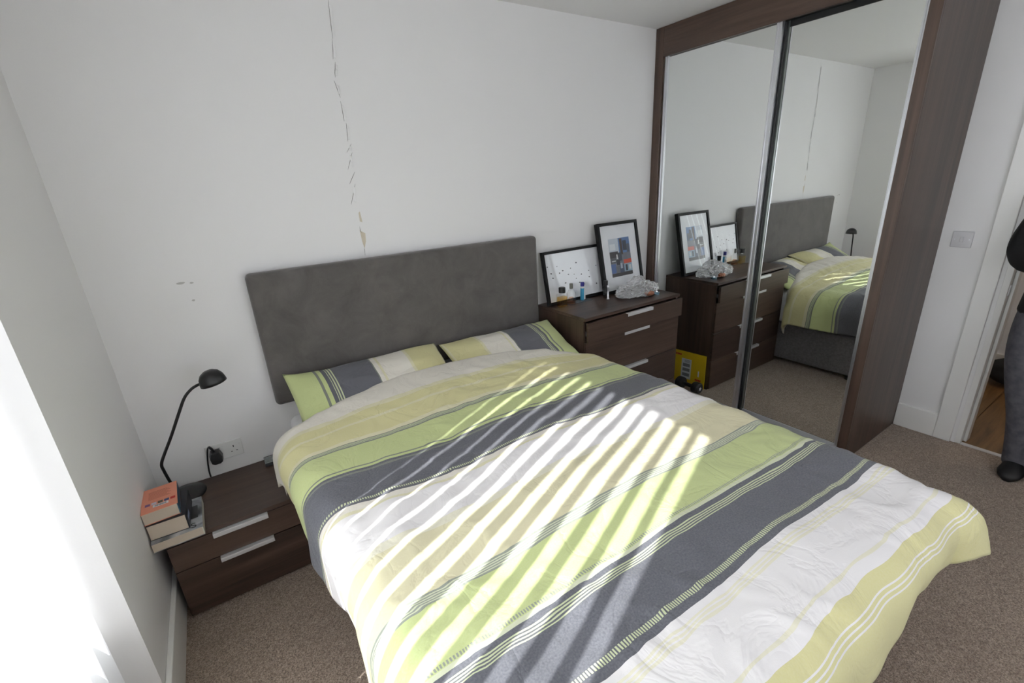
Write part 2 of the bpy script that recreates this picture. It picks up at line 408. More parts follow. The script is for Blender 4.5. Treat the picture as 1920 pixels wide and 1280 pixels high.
for cx, cz, a, b in ((.300, 1.267, .014, .005), (.335, 1.263, .007, .004), (.325, 1.19, .006, .004)):
    bm = B(); n = 12
    bm.faces.new([bm.verts.new((cx + a * (1 + .3 * rnd.uniform(-1, 1)) * math.cos(6.283 * i / n), -.0008, cz + b * math.sin(6.283 * i / n))) for i in range(n)]); mk('scuff_mark', bm, M['scuff'], wall_back)

# window in the left wall
w1 = thing('window_1', (-.23, (WY0 + WY1) / 2, 0), kind='structure')
FX0, FX1 = -.265, -.205
def wf(name, y0, y1, z0, z1, x0=FX0, x1=FX1, m='upvc'): return mk(name, bx(x0, x1, y0, y1, z0, z1), M[m], w1, bevel=.004)
wf('frame_head', WY0, WY1, WZ1 - .05, WZ1); wf('frame_jamb', WY0, WY0 + .05, 0, WZ1 - .05); wf('frame_jamb', WY1 - .05, WY1, 0, WZ1 - .05)
wf('frame_sill', WY0 + .05, WY1 - .05, 0, .06); wf('lower_panel', WY0 + .05, WY1 - .05, .06, .46, -.245, -.22); wf('transom', WY0 + .05, WY1 - .05, .46, .51)
wf('pane', WY0 + .05, WY1 - .05, .51, WZ1 - .05, -.238, -.232, 'pane')
w2 = thing('fill_window', ((FX_0 + FX_1) / 2, YB - .08, FZ_0), kind='structure')  # unseen, added to give the room even fill
for nm, a in (('frame_jamb', (FX_0, FX_0 + .05, YB - .11, YB - .05, FZ_0, FZ_1)), ('frame_jamb', (FX_1 - .05, FX_1, YB - .11, YB - .05, FZ_0, FZ_1)), ('frame_mullion', (1.725, 1.775, YB - .11, YB - .05, FZ_0 + .05, FZ_1 - .05)),
              ('frame_sill', (FX_0 + .05, FX_1 - .05, YB - .11, YB - .05, FZ_0, FZ_0 + .05)), ('frame_head', (FX_0 + .05, FX_1 - .05, YB - .11, YB - .05, FZ_1 - .05, FZ_1))):
    mk(nm, bx(*a), M['upvc'], w2, bevel=.004)
for a, b in ((FX_0 + .05, 1.725), (1.775, FX_1 - .05)): mk('pane', bx(a, b, YB - .085, YB - .079, FZ_0 + .05, FZ_1 - .05), M['pane'], w2)
rb2 = thing('fill_blind', ((FX_0 + FX_1) / 2, YB + .03, FZ_0), 'white roller blind added over the unseen fill window facing the headboard', 'blind')  # closed blind added to spread the daylight as soft fill
bm = B(); tube(bm, [(FX_0 - .03, YB + .035, FZ_1 + .05), (FX_1 + .03, YB + .035, FZ_1 + .05)], .026, 20); mk('roll', bm, M['blind'], rb2, smooth=True)
mk('blind_cloth', bx(FX_0 - .02, FX_1 + .02, YB + .010, YB + .011, FZ_0 - .02, FZ_1 + .04), M['blind2'], rb2)
mk('bottom_bar', bx(FX_0 - .02, FX_1 + .02, YB + .005, YB + .017, FZ_0 - .04, FZ_0 - .02), M['upvc'], rb2, bevel=.003)
# outside: an unseen pale slab added below the window for bounce light
t = paint('bounce_concrete', (.45, .44, .42, 1)); struct('bounce_slab', bx(-2.2, LX, -4.5, 1.0, -.2, -.08), t)

# ================================================================= vertical blind
vb = thing('vertical_blind', (-.085, -1.59, .03), 'white vertical fabric blind hanging in the sunlit window opening', 'blind')
mk('head_rail', bx(-.105, -.06, WY0 + .01, WY1 - .01, 2.112, 2.149), M['upvc'], vb, bevel=.003)
y = -.868; k = 0; SW = .089
while y > WY0 + .03:
    if y > -1.255: th = math.radians(-40)
    else:
        j = int(round((-1.255 - y) / .0767)); th = math.radians([-23, -15, -21, -17, -14, -11, -8, -6, -4, -2, 0, 1, 2][min(j, 12)] + random.uniform(-1.5, 1.5))
    dx, dy = math.cos(th), math.sin(th); nx, ny = -dy, dx
    bm = B(); rows = 14; cols = 4; g = []
    tw = random.uniform(-.05, .05)
    for r in range(rows + 1):
        f = r / rows; z = .035 + (2.09 - .035) * f; a = th + tw * (1 - f); ddx, ddy = math.cos(a), math.sin(a); line = []
        for c in range(cols + 1):
            q = (c / cols - .5) * SW; bow = .004 * (1 - (2 * c / cols - 1) ** 2)
            line.append(bm.verts.new((-.085 + ddx * q - ddy * bow, y + ddy * q + ddx * bow, z)))
        g.append(line)
    for r in range(rows):
        for c in range(cols): bm.faces.new((g[r][c], g[r][c+1], g[r+1][c+1], g[r+1][c]))
    s = mk('slat', bm, M['blind'], vb, smooth=True)
    mk('hanger', bx(-.092, -.078, y - .004, y + .004, 2.085, 2.114), M['upvc'], s)
    y -= .0767; k += 1

# ================================================================= sliding wardrobe
XW = 3.123; YW = -1.461
wd = thing('sliding_wardrobe', ((XW + XR) / 2, YW / 2, 0), 'dark walnut sliding wardrobe with two tall mirror doors reaching the ceiling', 'wardrobe')
mk('end_panel', bx(XW + .019, XR - .001, YW, YW + .022, 0, H - .002), M['wood_z'], wd, bevel=.001)
mk('end_post', bx(XW, XW + .0185, YW, YW + .046, 0, H - .002), M['wood_z'], wd, bevel=.001)
mk('wall_post', bx(XW, XW + .12, -.062, -.002, 0, H - .002), M['wood_z'], wd, bevel=.001)
mk('fascia', bx(XW + .001, XW + .022, YW + .0465, -.0625, 2.285, H - .002), M['wood_y'], wd, bevel=.001)
mk('head_track', bx(XW + .023, XW + .12, YW + .0465, -.0625, 2.292, 2.33), M['black_gap'], wd)
mk('floor_track', bx(XW + .006, XW + .12, YW + .0465, -.0625, 0, .022), M['alu'], wd, bevel=.002)
mk('plinth', bx(XW, XW + .0055, YW + .0465, -.0625, 0, .02), M['wood_y'], wd)
mk('back_panel', bx(XR - .02, XR - .003, YW + .023, -.003, 0, H - .002), M['wood_z'], wd)
def sdoor(xf, y0, y1, lead):
    d = thing('door', (xf, (y0 + y1) / 2, .024), parent=wd)
    z0, z1 = .024, 2.29; sw = .028
    mk('mirror_panel', bx(xf + .004, xf + .009, y0 + sw, y1 - sw, z0 + .03, z1 - (.006 if lead else .028)), M['mirror'], d)
    for a, b in ((y0, y0 + sw), (y1 - sw, y1)):
        bm = B(); w = (b - a) / 3
        box(bm, xf - .004, xf + .02, a, a + w * .8, z0, z1); box(bm, xf + .001, xf + .02, a + w * .8, a + w * 2.2, z0, z1); box(bm, xf - .004, xf + .02, a + w * 2.2, b, z0, z1)
        mk('stile', bm, M['alu'] if (lead or a == y0) else M['shaded_alu'], d)
    mk('bottom_rail', bx(xf, xf + .02, y0 + sw, y1 - sw, z0, z0 + .03), M['alu'], d, bevel=.002)
    tr_h = .006 if lead else .028
    mk('top_rail', bx(xf, xf + .02, y0 + sw, y1 - sw, z1 - tr_h, z1), M['black_gap'], d)
    return d
sdoor(3.143, -.803, -.066, True)
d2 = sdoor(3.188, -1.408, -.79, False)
mk('brush_seal', bx(3.166, 3.183, -.812, -.804, .03, 2.285), M['black_gap'], wd)

# ================================================================= chest of drawers and bedside drawers
def pull(x0, x1, y, z, parent):
    bm = B(); box(bm, x0, x1, y - .018, y + .004, z - .001, z + .0025); box(bm, x0, x1, y - .018, y - .0155, z - .016, z - .001)
    h = mk('handle', bm, M['handle'], parent, bevel=.0008); h['label'] = 'pale aluminium edge pull'
def carcass(name, x0, x1, yf, ztop, edges, hx0, hx1, label, opened=()):
    c = thing(name, ((x0 + x1) / 2, yf / 2, 0), label, 'drawers')
    yb = yf + .018
    mk('side_panel', bx(x0, x0 + .018, yb, -.004, 0, ztop - .0185), M['wood_z'], c, bevel=.001)
    mk('side_panel', bx(x1 - .018, x1, yb, -.004, 0, ztop - .0185), M['wood_z'], c, bevel=.001)
    mk('top', bx(x0, x1, yf + .001, -.003, ztop - .018, ztop), M['wood_x'], c, bevel=.001)
    mk('back_panel', bx(x0 + .0185, x1 - .0185, -.012, -.006, .02, ztop - .02), M['wood_z'], c)
    mk('plinth', bx(x0 + .0185, x1 - .0185, yb + .012, yb + .028, 0, .04), M['wood_x'], c)
    for i, (za, zb) in enumerate(edges):
        o = .022 if i in opened else 0
        d = thing('drawer', ((x0 + x1) / 2, yf - o, za), parent=c)
        mk('front', bx(x0 + .001, x1 - .001, yf - o, yb - .001 - o, za, zb), M['wood_x'], d, bevel=.001)
        mk('tray', bx(x0 + .03, x1 - .03, yb - o, -.03 - o, za + .02, zb - .03), M['wood_y'], d)
        if o:
            for xx in (x0 + .019, x1 - .029): mk('runner', bx(xx, xx + .009, yb - o, -.05, za + .03, za + .055), M['alu'], d)
        pull(hx0, hx1, yf - o, zb, d)
    return c
carcass('chest_of_drawers', 2.107, 2.936, -.4536, .8323, [(.690, .808), (.456, .686), (.236, .452), (.012, .232)], 2.41, 2.632,
        'tall dark walnut chest of four drawers with aluminium pulls, next to the mirrored wardrobe', opened=(0,))
carcass('bedside_drawers', .037, .524, -.4126, .370, [(.234, .349), (.012, .230)], .187, .382,
        'low dark walnut bedside drawers with two pulls, below the wall socket')

# ================================================================= bed
bed = thing('double_bed', (1.31, -1.05, 0), 'double bed with grey suede headboard and grey upholstered base', 'bed')
mk('base', bx(.572, 2.095, -2.03, -.07, .035, .345), M['basecloth'], bed, bevel=.015, seg=3)
for x in (.64, 2.06):
    for yy in (-.14, -1.0, -1.97):
        bm = B(); lathe(bm, [(0, 0), (.022, 0), (.022, .02), (.012, .036), (0, .036)], (x, yy, 0), 14); mk('foot', bm, M['black'], bed)
bm = B(); box(bm, .527, 2.075, -.0655, -.004, .648, 1.2735)
hb = mk('headboard', bm, M['suede'], bed, bevel=.022, seg=4, smooth=True); hb['label'] = 'plain rectangular dark grey suede headboard'
for xx in (.85, 1.75): mk('strut', bx(xx, xx + .06, -.024, -.006, .05, .70), M['wood_z'], bed)
bm = B(); box(bm, .560, 2.088, -2.03, -.072, .347, .598)
mat_o = mk('mattress', bm, M['sheet'], None, bevel=.04, seg=4, smooth=True)
props(mat_o, 'white mattress on the grey bed base, mostly hidden under the duvet', 'mattress')

def grid_obj(name, nu, nv, fn, mat, closed=None):
    bm = B(); uvl = bm.loops.layers.uv.new('UVMap'); g = []; uvs = {}
    for j in range(nv + 1):
        row = []
        for i in range(nu + 1):
            p, uvp = fn(i / nu, j / nv); v = bm.verts.new(p); uvs[v] = uvp; row.append(v)
        g.append(row)
    for j in range(nv):
        for i in range(nu):
            f = bm.faces.new((g[j][i], g[j][i+1], g[j+1][i+1], g[j+1][i])); f.smooth = True
            for lp in f.loops: lp[uvl].uv = uvs[lp.vert]
    return bm, g, uvs, uvl
def nz(x, y, s=0.0): return noise.noise(Vector((x, y, s)))
# ---- duvet
XL0, RL = .545, .085; XRt, RR = 2.17, .13; YF, RF = 2.09, .085
def vh(x): return .275 + .28 * (min(max(x, .45), 2.15) - 1.2) ** 2
def roll(d, r):
    if d <= 0: return 0.0, 0.0
    a = d / r
    if a < math.pi / 2: return r * math.sin(a), r * (1 - math.cos(a))
    e = d - r * math.pi / 2
    return r - .03 * e, r + .995 * e
t0 = XL0 + RL - .31; t1 = XRt - RR + .33; v1 = YF - RF + .215
def duvet_fn(a, b):
    tt = t0 + (t1 - t0) * a
    xc = min(max(tt, XL0), XRt)
    va = vh(xc) - .075
    v = va + (v1 - va) * b
    XL = XL0 - .072 * math.exp(-((v - .30) / .62) ** 2)
    if tt < XL + RL: sx = -1; ex0 = XL + RL; R = RL
    elif tt > XRt - RR: sx = 1; ex0 = XRt - RR; R = RR
    else: sx = 0; ex0 = tt; R = RR
    dX = abs(tt - ex0); dY = max(0, v - (YF - RF)); dzh = 0; fl = 0
    x = tt; yv = v; dzx = dzy = 0
    if dX > 0 or dY > 0:
        ln = math.hypot(dX, dY); wx, wy = dX / ln, dY / ln
        rho = (dX ** 3 + dY ** 3) ** (1 / 3); r_ = R * wx * wx + RF * wy * wy
        o, dz = roll(rho, r_); fl = .44 * min(dX, dY)
        x = ex0 + sx * (o + fl) * wx if sx else tt
        yv = YF - RF + (o + fl) * wy if dY > 0 else v
        dz -= .28 * fl; dzx, dzy = (dz, 0) if dX > dY else (0, dz)
    if v < vh(xc) + .05: o, dzh = roll(vh(xc) + .05 - v, .05); yv = vh(xc) + .05 - o
    y = -yv
    # puffed-up filling: high towards the head and in the middle, sagging to the left
    z = .630 + .088 * math.exp(-((y + .30) / .36) ** 2) * math.exp(-((x - 1.22) / .76) ** 4) + .022 * math.exp(-((y + 1.1) / .5) ** 2) * math.exp(-((x - 1.35) / .5) ** 2)
    z += .016 * nz(x * 2.1 + 3, y * 2.4) + .008 * nz(x * 5.2, y * 4.6 + 7) + .0035 * nz(x * 12, y * 11)
    z += .014 * math.exp(-((x - .70 - .25 * (y + 1.2)) / .05) ** 2) * math.exp(-((y + 1.12) / .25) ** 2)
    rg = abs(nz(x * 7 + 1.5 * nz(x * 3, y * 3, 4), y * 9, 9)); z += .0045 * (1 - min(1, rg * 5)) * (0.4 + .6 * (nz(x * 1.7, y * 1.7, 5) > 0))
    side = max(dzx, dzy); z -= side + dzh
    hang = max(0, side - .08)
    wr = abs(dX - dY) / (dX + dY + 1e-6) if side > 0 else 1.0; hang *= wr
    if dzx > dzy: x += sx * (hang * .12 * math.sin(v * 10 + 1.3 * sx) + .004 * wr * math.sin(v * 37))
    elif dzy > 0: y -= hang * .14 * math.sin(tt * 9 + .6) + .003 * wr * math.sin(tt * 31)
    wp = .06 * math.exp(-((x - .5) / .22) ** 2) * math.exp(-((v - .9) / .28) ** 2) - .02 * math.exp(-((x - 2.0) / .4) ** 2)
    return (x, y, z), (tt / 2.5, (v + wp + .006 * nz(x * 3, y * 2, 2)) / SC)
bm, g, uvs, uvl = grid_obj('duvet', 170, 190, duvet_fn, None)
dv = mk('duvet', bm, M['duvet'], None, smooth=True, recalc=False)
so = dv.modifiers.new('thickness', 'SOLIDIFY'); so.thickness = .022; so.offset = -1
props(dv, 'rumpled duvet striped in cream, yellow, lime green and charcoal, spread over the bed', 'duvet')
# ---- pillows
def pillow(cx, cy, cz, a, b, h, tilt, yaw, flip, label, lift, seed):
    mt = Matrix.Translation((cx, cy, cz)) @ Matrix.Rotation(yaw, 4, 'Z') @ Matrix.Rotation(tilt, 4, 'X')
    bm = B(); uvl = bm.loops.layers.uv.new('UVMap'); nu, nv = 56, 40; G = {}
    for s in (1, -1):
        for j in range(nv + 1):
            for i in range(nu + 1):
                u = 2 * i / nu - 1; v = 2 * j / nv - 1
                if s == -1 and (i in (0, nu) or j in (0, nv)): G[s, i, j] = G[1, i, j]; continue
                th = h * max(0, (1 - abs(u) ** 3.0) * (1 - abs(v) ** 2.6)) ** .62
                th *= 1 + .10 * nz(u * 1.6 + seed, v * 1.6) + .05 * nz(u * 5, v * 5 + seed)
                x = a * u * (1 - .04 * (1 - v * v)); y = b * v * (1 - .08 * (1 - u * u))
                z = s * th * (1.0 if s > 0 else .8) + .006 * nz(u * 3, v * 3 + seed, 2)
                if v > 0: z += lift * v * v * (max(0, -u) ** 4) - .02 * v * v * (max(0, u) ** 4) * (lift > 0) 
                G[s, i, j] = bm.verts.new(mt @ Vector((x, y, z)))
                G[s, i, j].co.z = max(G[s, i, j].co.z, .6005)
        for j in range(nv):
            for i in range(nu):
                q = [(i, j), (i+1, j), (i+1, j+1), (i, j+1)]
                if s < 0: q = q[::-1]
                f = bm.faces.new([G[s, x_, y_] for x_, y_ in q]); f.smooth = True
                for lp, (x_, y_) in zip(f.loops, q):
                    uu = x_ / nu; lp[uvl].uv = ((1 - uu) if flip else uu, y_ / nv)
    return props(mk('pillow', bm, M['pillow'], None, smooth=True, recalc=False), label, 'pillow', None)
pillow(.962, -.275, .690, .383, .215, .066, math.radians(27), math.radians(1), False, 'striped pillow with its green end above the bedside drawers', .03, 1.0)
pillow(1.715, -.300, .684, .365, .215, .066, math.radians(21), math.radians(-3), True, 'striped pillow with its green end beside the tall chest of drawers', .0, 5.0)

# ================================================================= socket, plug, switch
so_ = thing('wall_socket', (.276, 0, .4395), 'white double wall socket with one switch showing above the bedside drawers', 'socket')
bm = B(); box(bm, .203, .349, -.009, -.0005, .4395, .5255); mk('plate', bm, M['plastic_white'], so_, bevel=.004, seg=3)
for cx in (.236, .313):
    for a, b, c, d in ((-.002, .002, .488, .498), (-.0135, -.0075, .467, .4705), (.0075, .0135, .467, .4705)):
        mk('pin_hole', bx(cx + a, cx + b, -.0096, -.0092, c, d), M['black_gap'], so_)
mk('rocker', bx(.269, .277, -.0125, -.0092, .492, .508), M['plastic_white'], so_, bevel=.001); mk('rocker', bx(.336, .343, -.0112, -.0092, .492, .506), M['plastic_white'], so_, bevel=.001)
mk('screw', bx(.2565, .2605, -.0098, -.0092, .503, .5055), M['black_gap'], so_)
pl = thing('power_plug', (.236, -.03, .44), 'black power plug and cable in the wall socket by the bedside drawers', 'plug')
bm = B(); rr = [(-.024, .448), (-.027, .475), (-.017, .505), (.017, .505), (.027, .475), (.024, .448), (.012, .440), (-.012, .440)]
lo = [bm.verts.new((.240 + x, -.0099, z)) for x, z in rr]; hi = [bm.verts.new((.240 + x * .88, -.048, .474 + (z - .474) * .88)) for x, z in rr]
for i in range(8): bm.faces.new((lo[i], lo[(i+1) % 8], hi[(i+1) % 8], hi[i]))
bm.faces.new(lo); bm.faces.new(hi[::-1]); mk('body', bm, M['black'], pl, bevel=.003)
bm = B(); tube(bm, spline([(.238, -.03, .500), (.231, -.034, .524), (.224, -.036, .536)]), .0055, 10); mk('strain_relief', bm, M['black'], pl, smooth=True)
bm = B(); tube(bm, spline([(.224, -.036, .536), (.216, -.030, .52), (.205, -.022, .47), (.198, -.014, .42), (.196, -.010, .395), (.196, -.009, .3745)]), .0034, 8); mk('cable', bm, M['black'], pl, smooth=True)
sw = thing('light_switch', (XR, -1.552, 1.1188), 'white single light switch on the wall between wardrobe and doorway', 'switch')
mk('plate', bx(XR - .009, XR - .0005, -1.595, -1.509, 1.1188, 1.2048), M['switch'], sw, bevel=.004, seg=3)
mk('rocker', bx(XR - .014, XR - .0092, -1.559, -1.545, 1.147, 1.176), M['switch'], sw, bevel=.0015)
for yy in (-1.582, -1.522):
    bm = B(); lathe(bm, [(0, -.0004), (.003, -.0004), (.003, .0006), (0, .0006)], (XR - .0092, yy, 1.1618), 12, (-1, 0, 0)); mk('screw', bm, M['alu'], sw)

# ================================================================= desk lamp
lp = thing('desk_lamp', (.115, -.085, .370), 'black bent-stem reading lamp with dome shade on the bedside drawers', 'lamp')
bm = B(); lathe(bm, [(0, 0), (.072, 0), (.074, .006), (.068, .016), (.03, .024), (0, .025)], (.105, -.095, .3705), 36); mk('base', bm, M['black'], lp, smooth=True)
HC = Vector((.318, -.185, .888))
bm = B(); tube(bm, spline([(.075, -.11, .389), (.070, -.117, .45), (.062, -.124, .53), (.063, -.128, .565), (.085, -.135, .61), (.125, -.145, .68), (.175, -.158, .775), (.208, -.167, .835), (.237, -.173, .866), (.262, -.178, .880), (.283, -.181, .885)], 8), .0058, 12); mk('stem', bm, M['black'], lp, smooth=True)
ax = Vector((-.16, .04, .98)).normalized()
bm = B(); outer = [(0, .047), (.018, .044), (.034, .034), (.044, .018), (.048, 0), (.049, -.012)]; inner = [(.0465, -.012), (.045, 0), (.041, .017), (.031, .031), (.016, .040), (0, .043)]
lathe(bm, outer + inner, HC, 36, ax); sh = mk('shade', bm, M['black'], lp, smooth=True)
bm = B(); lathe(bm, [(0, -.004), (.02, -.004), (.026, .008), (.02, .022), (0, .03)], HC, 20, ax); mk('bulb', bm, M['white_in'], sh, smooth=True)
bm = B(); tube(bm, [(.276, -.180, .884), (.284, -.181, .886), (.292, -.182, .888)], .009, 12); mk('collar', bm, M['black'], lp, smooth=True)

# ================================================================= books on the bedside drawers
def book(org, w, d, h, yaw, cover, spine, label, edge_r=.0):
    """org = front-left bottom corner; spine on the right side"""
    bk = thing('book', org, label, 'book', 'books stacked on the bedside drawers'); bk.rotation_euler[2] = yaw
    mw = Matrix.Translation(Vector(org)) @ Matrix.Rotation(yaw, 4, 'Z')
    def part(nm, bm, m, **kw):
        """local-coordinate mesh under the rotated thing"""
        me_o = mk(nm, bm, m, None, **kw); org_l = WO[me_o.name]; me_o.parent = bk; me_o.location = org_l; WO[me_o.name] = org_l; return me_o
    ct = .0018
    part('pages', bx(.001, w - .004, .0015, d - .0015, ct, h - ct), M['page'])
    cv = part('cover', bx(0, w, 0, d, h - ct, h), cover, bevel=.0004)
    part('cover', bx(0, w, 0, d, 0, ct), cover, bevel=.0004)
    part('spine', bx(w - .0038, w, 0, d, ct, h - ct), spine)
    return bk, part
salmon = flat('salmon_cover', srgb(234,152,124), .5); blue = flat('teal_spine', srgb(52,84,104), .45); navy = flat('navy_cover', srgb(26,30,40), .35)
gcov = NT('grey_photo_cover'); gcov.set(Roughness=.35); cc = gcov.coords(rand=False)
gcov.base(gcov.ramp(gcov.noise(cc, 9, 3, .5, .4), [(.38, srgb(40,40,44)), (.52, srgb(150,152,156)), (.66, srgb(206,206,208))])); gcov = gcov.m
wspine = flat('cream_spine', srgb(206,204,190), .5)
z = .3705
b1, p1 = book((.006, -.437, z), .162, .225, .037, math.radians(1), gcov, wspine, 'large pale book with grey photo cover, bottom of the bedside stack')
txt = bpy.data.curves.new('letter', 'FONT'); txt.body = 'S'; txt.size = .044; txt.extrude = .0002
to = bpy.data.objects.new('letter', txt); col.objects.link(to); dg = bpy.context.evaluated_depsgraph_get(); me = bpy.data.meshes.new_from_object(to.evaluated_get(dg)); bpy.data.objects.remove(to)
lo_ = bpy.data.objects.new('letter', me); col.objects.link(lo_); lo_.parent = b1; lo_.location = (.124, .012, .0374); lo_.rotation_euler[2] = math.radians(6); me.materials.append(M['black'])
p1('cover_photo', bx(.118, .148, .075, .165, .0371, .0374), flat('dark_photo', srgb(38,38,40), .4))
b2, p2 = book((.006, -.412, z + .0375), .122, .185, .064, math.radians(-1.5), navy, navy, 'thick navy paperback between the pale book and the salmon book')
p2('cover_print', bx(.1221, .1224, .02, .07, .022, .040), flat('pale_print', srgb(150,160,190), .5))
b3, p3 = book((.003, -.405, z + .102), .112, .176, .048, math.radians(3), salmon, blue, 'salmon orange paperback with blue spine, top of the bedside stack')
ink = flat('brown_print', srgb(190,112,90), .6)
zt = .0481
for i in range(9): p3('text_line', bx(.022, .092 - (i % 3) * .006, .088 + i * .0068, .0905 + i * .0068, zt, zt + .0002), ink)
for i, c in enumerate((srgb(120,80,130), srgb(210,200,215), srgb(96,84,70), srgb(80,84,130), srgb(200,50,40))):
    p3('icon', bx(.012 + i * .0195, .0275 + i * .0195, .046, .062, zt, zt + .0002), flat('icon_print', c, .5))
p3('barcode_label', bx(.036, .084, .026, .042, zt, zt + .0002), M['paper'])
for i in range(12): p3('barcode_bar', bx(.042 + i * .003, .0432 + i * .003 + (i % 3) * .0005, .030, .039, zt + .0002, zt + .0004), M['black'])
# small grey ribbed box by the duvet
rb = thing('ribbed_box', (.455, -.045, .3705), 'small grey ribbed box on the bedside drawers against the duvet', 'box')
mk('body', bx(.418, .50, -.082, -.006, .3705, .386), flat('grey_plastic', srgb(58,60,62), .5), rb, bevel=.002)
for i in range(5): mk('rib', bx(.4185, .4995, -.078 + i * .0135, -.0715 + i * .0135, .3858, .3895), flat('grey_rib', srgb(158,161,163), .45), rb, bevel=.001)

# ================================================================= pictures on the chest
ZT = .8323
def leaning_frame(name, x0, w, h, depth, bar, ybase, ang, label, mat_border):
    fr = thing(name, (x0 + w / 2, ybase, ZT + .0006), label, 'picture frame'); fr.rotation_euler[0] = -ang
    def part(nm, bm, m, par=fr, **kw):
        o = mk(nm, bm, m, None, **kw); o.parent = par; o.location = WO[o.name]; return o
    hw = w / 2       # local: x across, y 0 = back, -depth = front, z up
    part('frame_bar', bx(-hw, -hw + bar, -depth, 0, 0, h), M['black_frame'], bevel=.001); part('frame_bar', bx(hw - bar, hw, -depth, 0, 0, h), M['black_frame'], bevel=.001)
    part('frame_bar', bx(-hw + bar, hw - bar, -depth, 0, 0, bar), M['black_frame'], bevel=.001); part('frame_bar', bx(-hw + bar, hw - bar, -depth, 0, h - bar, h), M['black_frame'], bevel=.001)
    part('backing', bx(-hw + bar, hw - bar, -depth * .25, -.001, bar, h - bar), M['black_frame'])
    part('mount', bx(-hw + bar, hw - bar, -depth * .62, -depth * .25, bar, h - bar), M['paper'])
    part('glass', bx(-hw + bar, hw - bar, -depth * .80, -depth * .72, bar, h - bar), M['pic_glass'])
    return fr, part, -depth * .62
fa, pa, yp = leaning_frame('picture_frame', 2.118, .505, .335, .022, .018, -.088, math.radians(11), 'wide black frame with scattered tiny specks on white paper', 0)
r2 = random.Random(5); ink_k = flat('black_ink', (.02, .02, .02, 1), .7)
spk = [(.03,.75),(.08,.60),(.10,.50),(.19,.73),(.22,.58),(.28,.62),(.37,.52),(.42,.64),(.47,.50),(.50,.40),(.53,.74),(.55,.30),(.60,.47),(.64,.24),(.74,.52),(.74,.38),(.89,.60),(.97,.40),(.38,.22),(.86,.20),(.30,.35)]
for fx, fz in spk:
    x = -.234 + .468 * fx; z_ = .02 + .295 * fz; a = r2.uniform(.003, .0052); an = r2.uniform(0, 3)
    pts = [(x + a * math.cos(an + q) * (1 if i % 2 else 1.7), yp - .0004, z_ + a * math.sin(an + q)) for i, q in enumerate((0, 1.3, 2.6, 3.9, 5.2))]
    bm = B(); bm.faces.new([bm.verts.new(p) for p in pts]); pa('ink_speck', bm, ink_k)
fb, pb, yp = leaning_frame('picture_frame', 2.555, .372, .468, .03, .02, -.135, math.radians(12), 'tall black frame with a colourful city street picture in a white mount', 0)
pic = [(0,0,1,1,(120,124,134)), (0,.62,.46,1,(196,204,214)), (.46,.60,1,1,(96,128,178)), (.66,.66,.84,.92,(70,76,90)), (.84,.60,.97,.82,(92,98,112)), (.52,.56,.64,.98,(84,70,66)), (.0,.50,.40,.66,(58,56,60)), (.04,.70,.30,.86,(222,226,230)),
       (.40,.40,.56,.62,(70,78,92)), (0,.36,.28,.50,(92,92,98)), (.28,.30,.44,.44,(60,62,70)), (.62,.31,1,.42,(206,92,74)), (.62,.10,1,.31,(150,176,196)), (.68,.12,.78,.28,(58,66,78)), (.84,.14,.95,.26,(210,214,216)), (0,.10,.22,.34,(86,110,160)), (.22,.08,.40,.28,(110,112,118)),
       (.40,.06,.60,.30,(74,84,110)), (0,0,1,.09,(64,62,64)), (.30,.46,.36,.58,(214,216,216)), (.06,.40,.24,.43,(200,202,204)), (.44,.20,.54,.34,(176,182,196))]
mats = []; bm = B()
for i, (a, b, c, d, rgb) in enumerate(pic):
    mats.append(flat('street_print', srgb(*rgb), .6)); e = yp - .0004 - i * .00006
    X = lambda q: -.098 + .196 * q
    Z = lambda q: .105 + .255 * q
    quad(bm, [(X(a), e, Z(b)), (X(c), e, Z(b)), (X(c), e, Z(d)), (X(a), e, Z(d))], i)
mo = mk('street_picture', bm, mats, None, recalc=False); mo.parent = fb; mo.location = WO[mo.name]

# ================================================================= small things on the chest
def bottle(cx, cy, w, d, h, liquid, lh, cap, ch, cw, label, rot=0.0, round_=False):
    b = thing('perfume_bottle', (cx, cy, ZT + .0005), label, 'bottle'); z0 = ZT + .0005
    def body(bm, w_, d_, za, zb):
        if round_: lathe(bm, [(0, za), (w_ / 2, za), (w_ / 2, zb - .02), (w_ / 4, zb), (0, zb)], (cx, cy, 0), 26)
        else: rbox(bm, cx, cy, za, w_, d_, zb - za, min(w_, d_) * .22)
    bm = B(); body(bm, w, d, z0, z0 + h); mk('glass', bm, M['clear'], b, smooth=round_, bevel=.003)
    bm = B(); body(bm, w - .008, d - .008, z0 + .006, z0 + .006 + lh); mk('perfume', bm, liquid, b)
    bm = B(); lathe(bm, [(0, 0), (.008, 0), (.008, .010), (0, .010)], (cx, cy, z0 + h), 16); mk('neck', bm, M['alu'], b)
    bm = B(); lathe(bm, [(0, 0), (cw, 0), (cw, ch), (cw * .9, ch + .003), (0, ch + .003)], (cx, cy, z0 + h + .006), 24); mk('cap', bm, cap, b)
    return b
bottle(2.180, -.160, .068, .045, .085, M['amber'], .058, M['black'], .030, .021, 'square glass perfume bottle of amber liquid with black cap')
bottle(2.262, -.150, .058, .058, .095, M['rose'], .040, flat('smoky_cap', srgb(120,120,112), .3), .030, .011, 'round glass bottle of reddish liquid with thin smoky cap', round_=True)
cd = mk('card', bx(2.30, 2.43, -.165, -.105, ZT + .0005, ZT + .0035), flat('grey_card', srgb(104,108,112), .5), None, bevel=.0005); props(cd, 'small flat grey card under the blue glue stick', 'card')
gs = thing('glue_stick', (2.375, -.128, ZT + .004), 'blue and white glue stick with dark blue cap', 'glue stick')
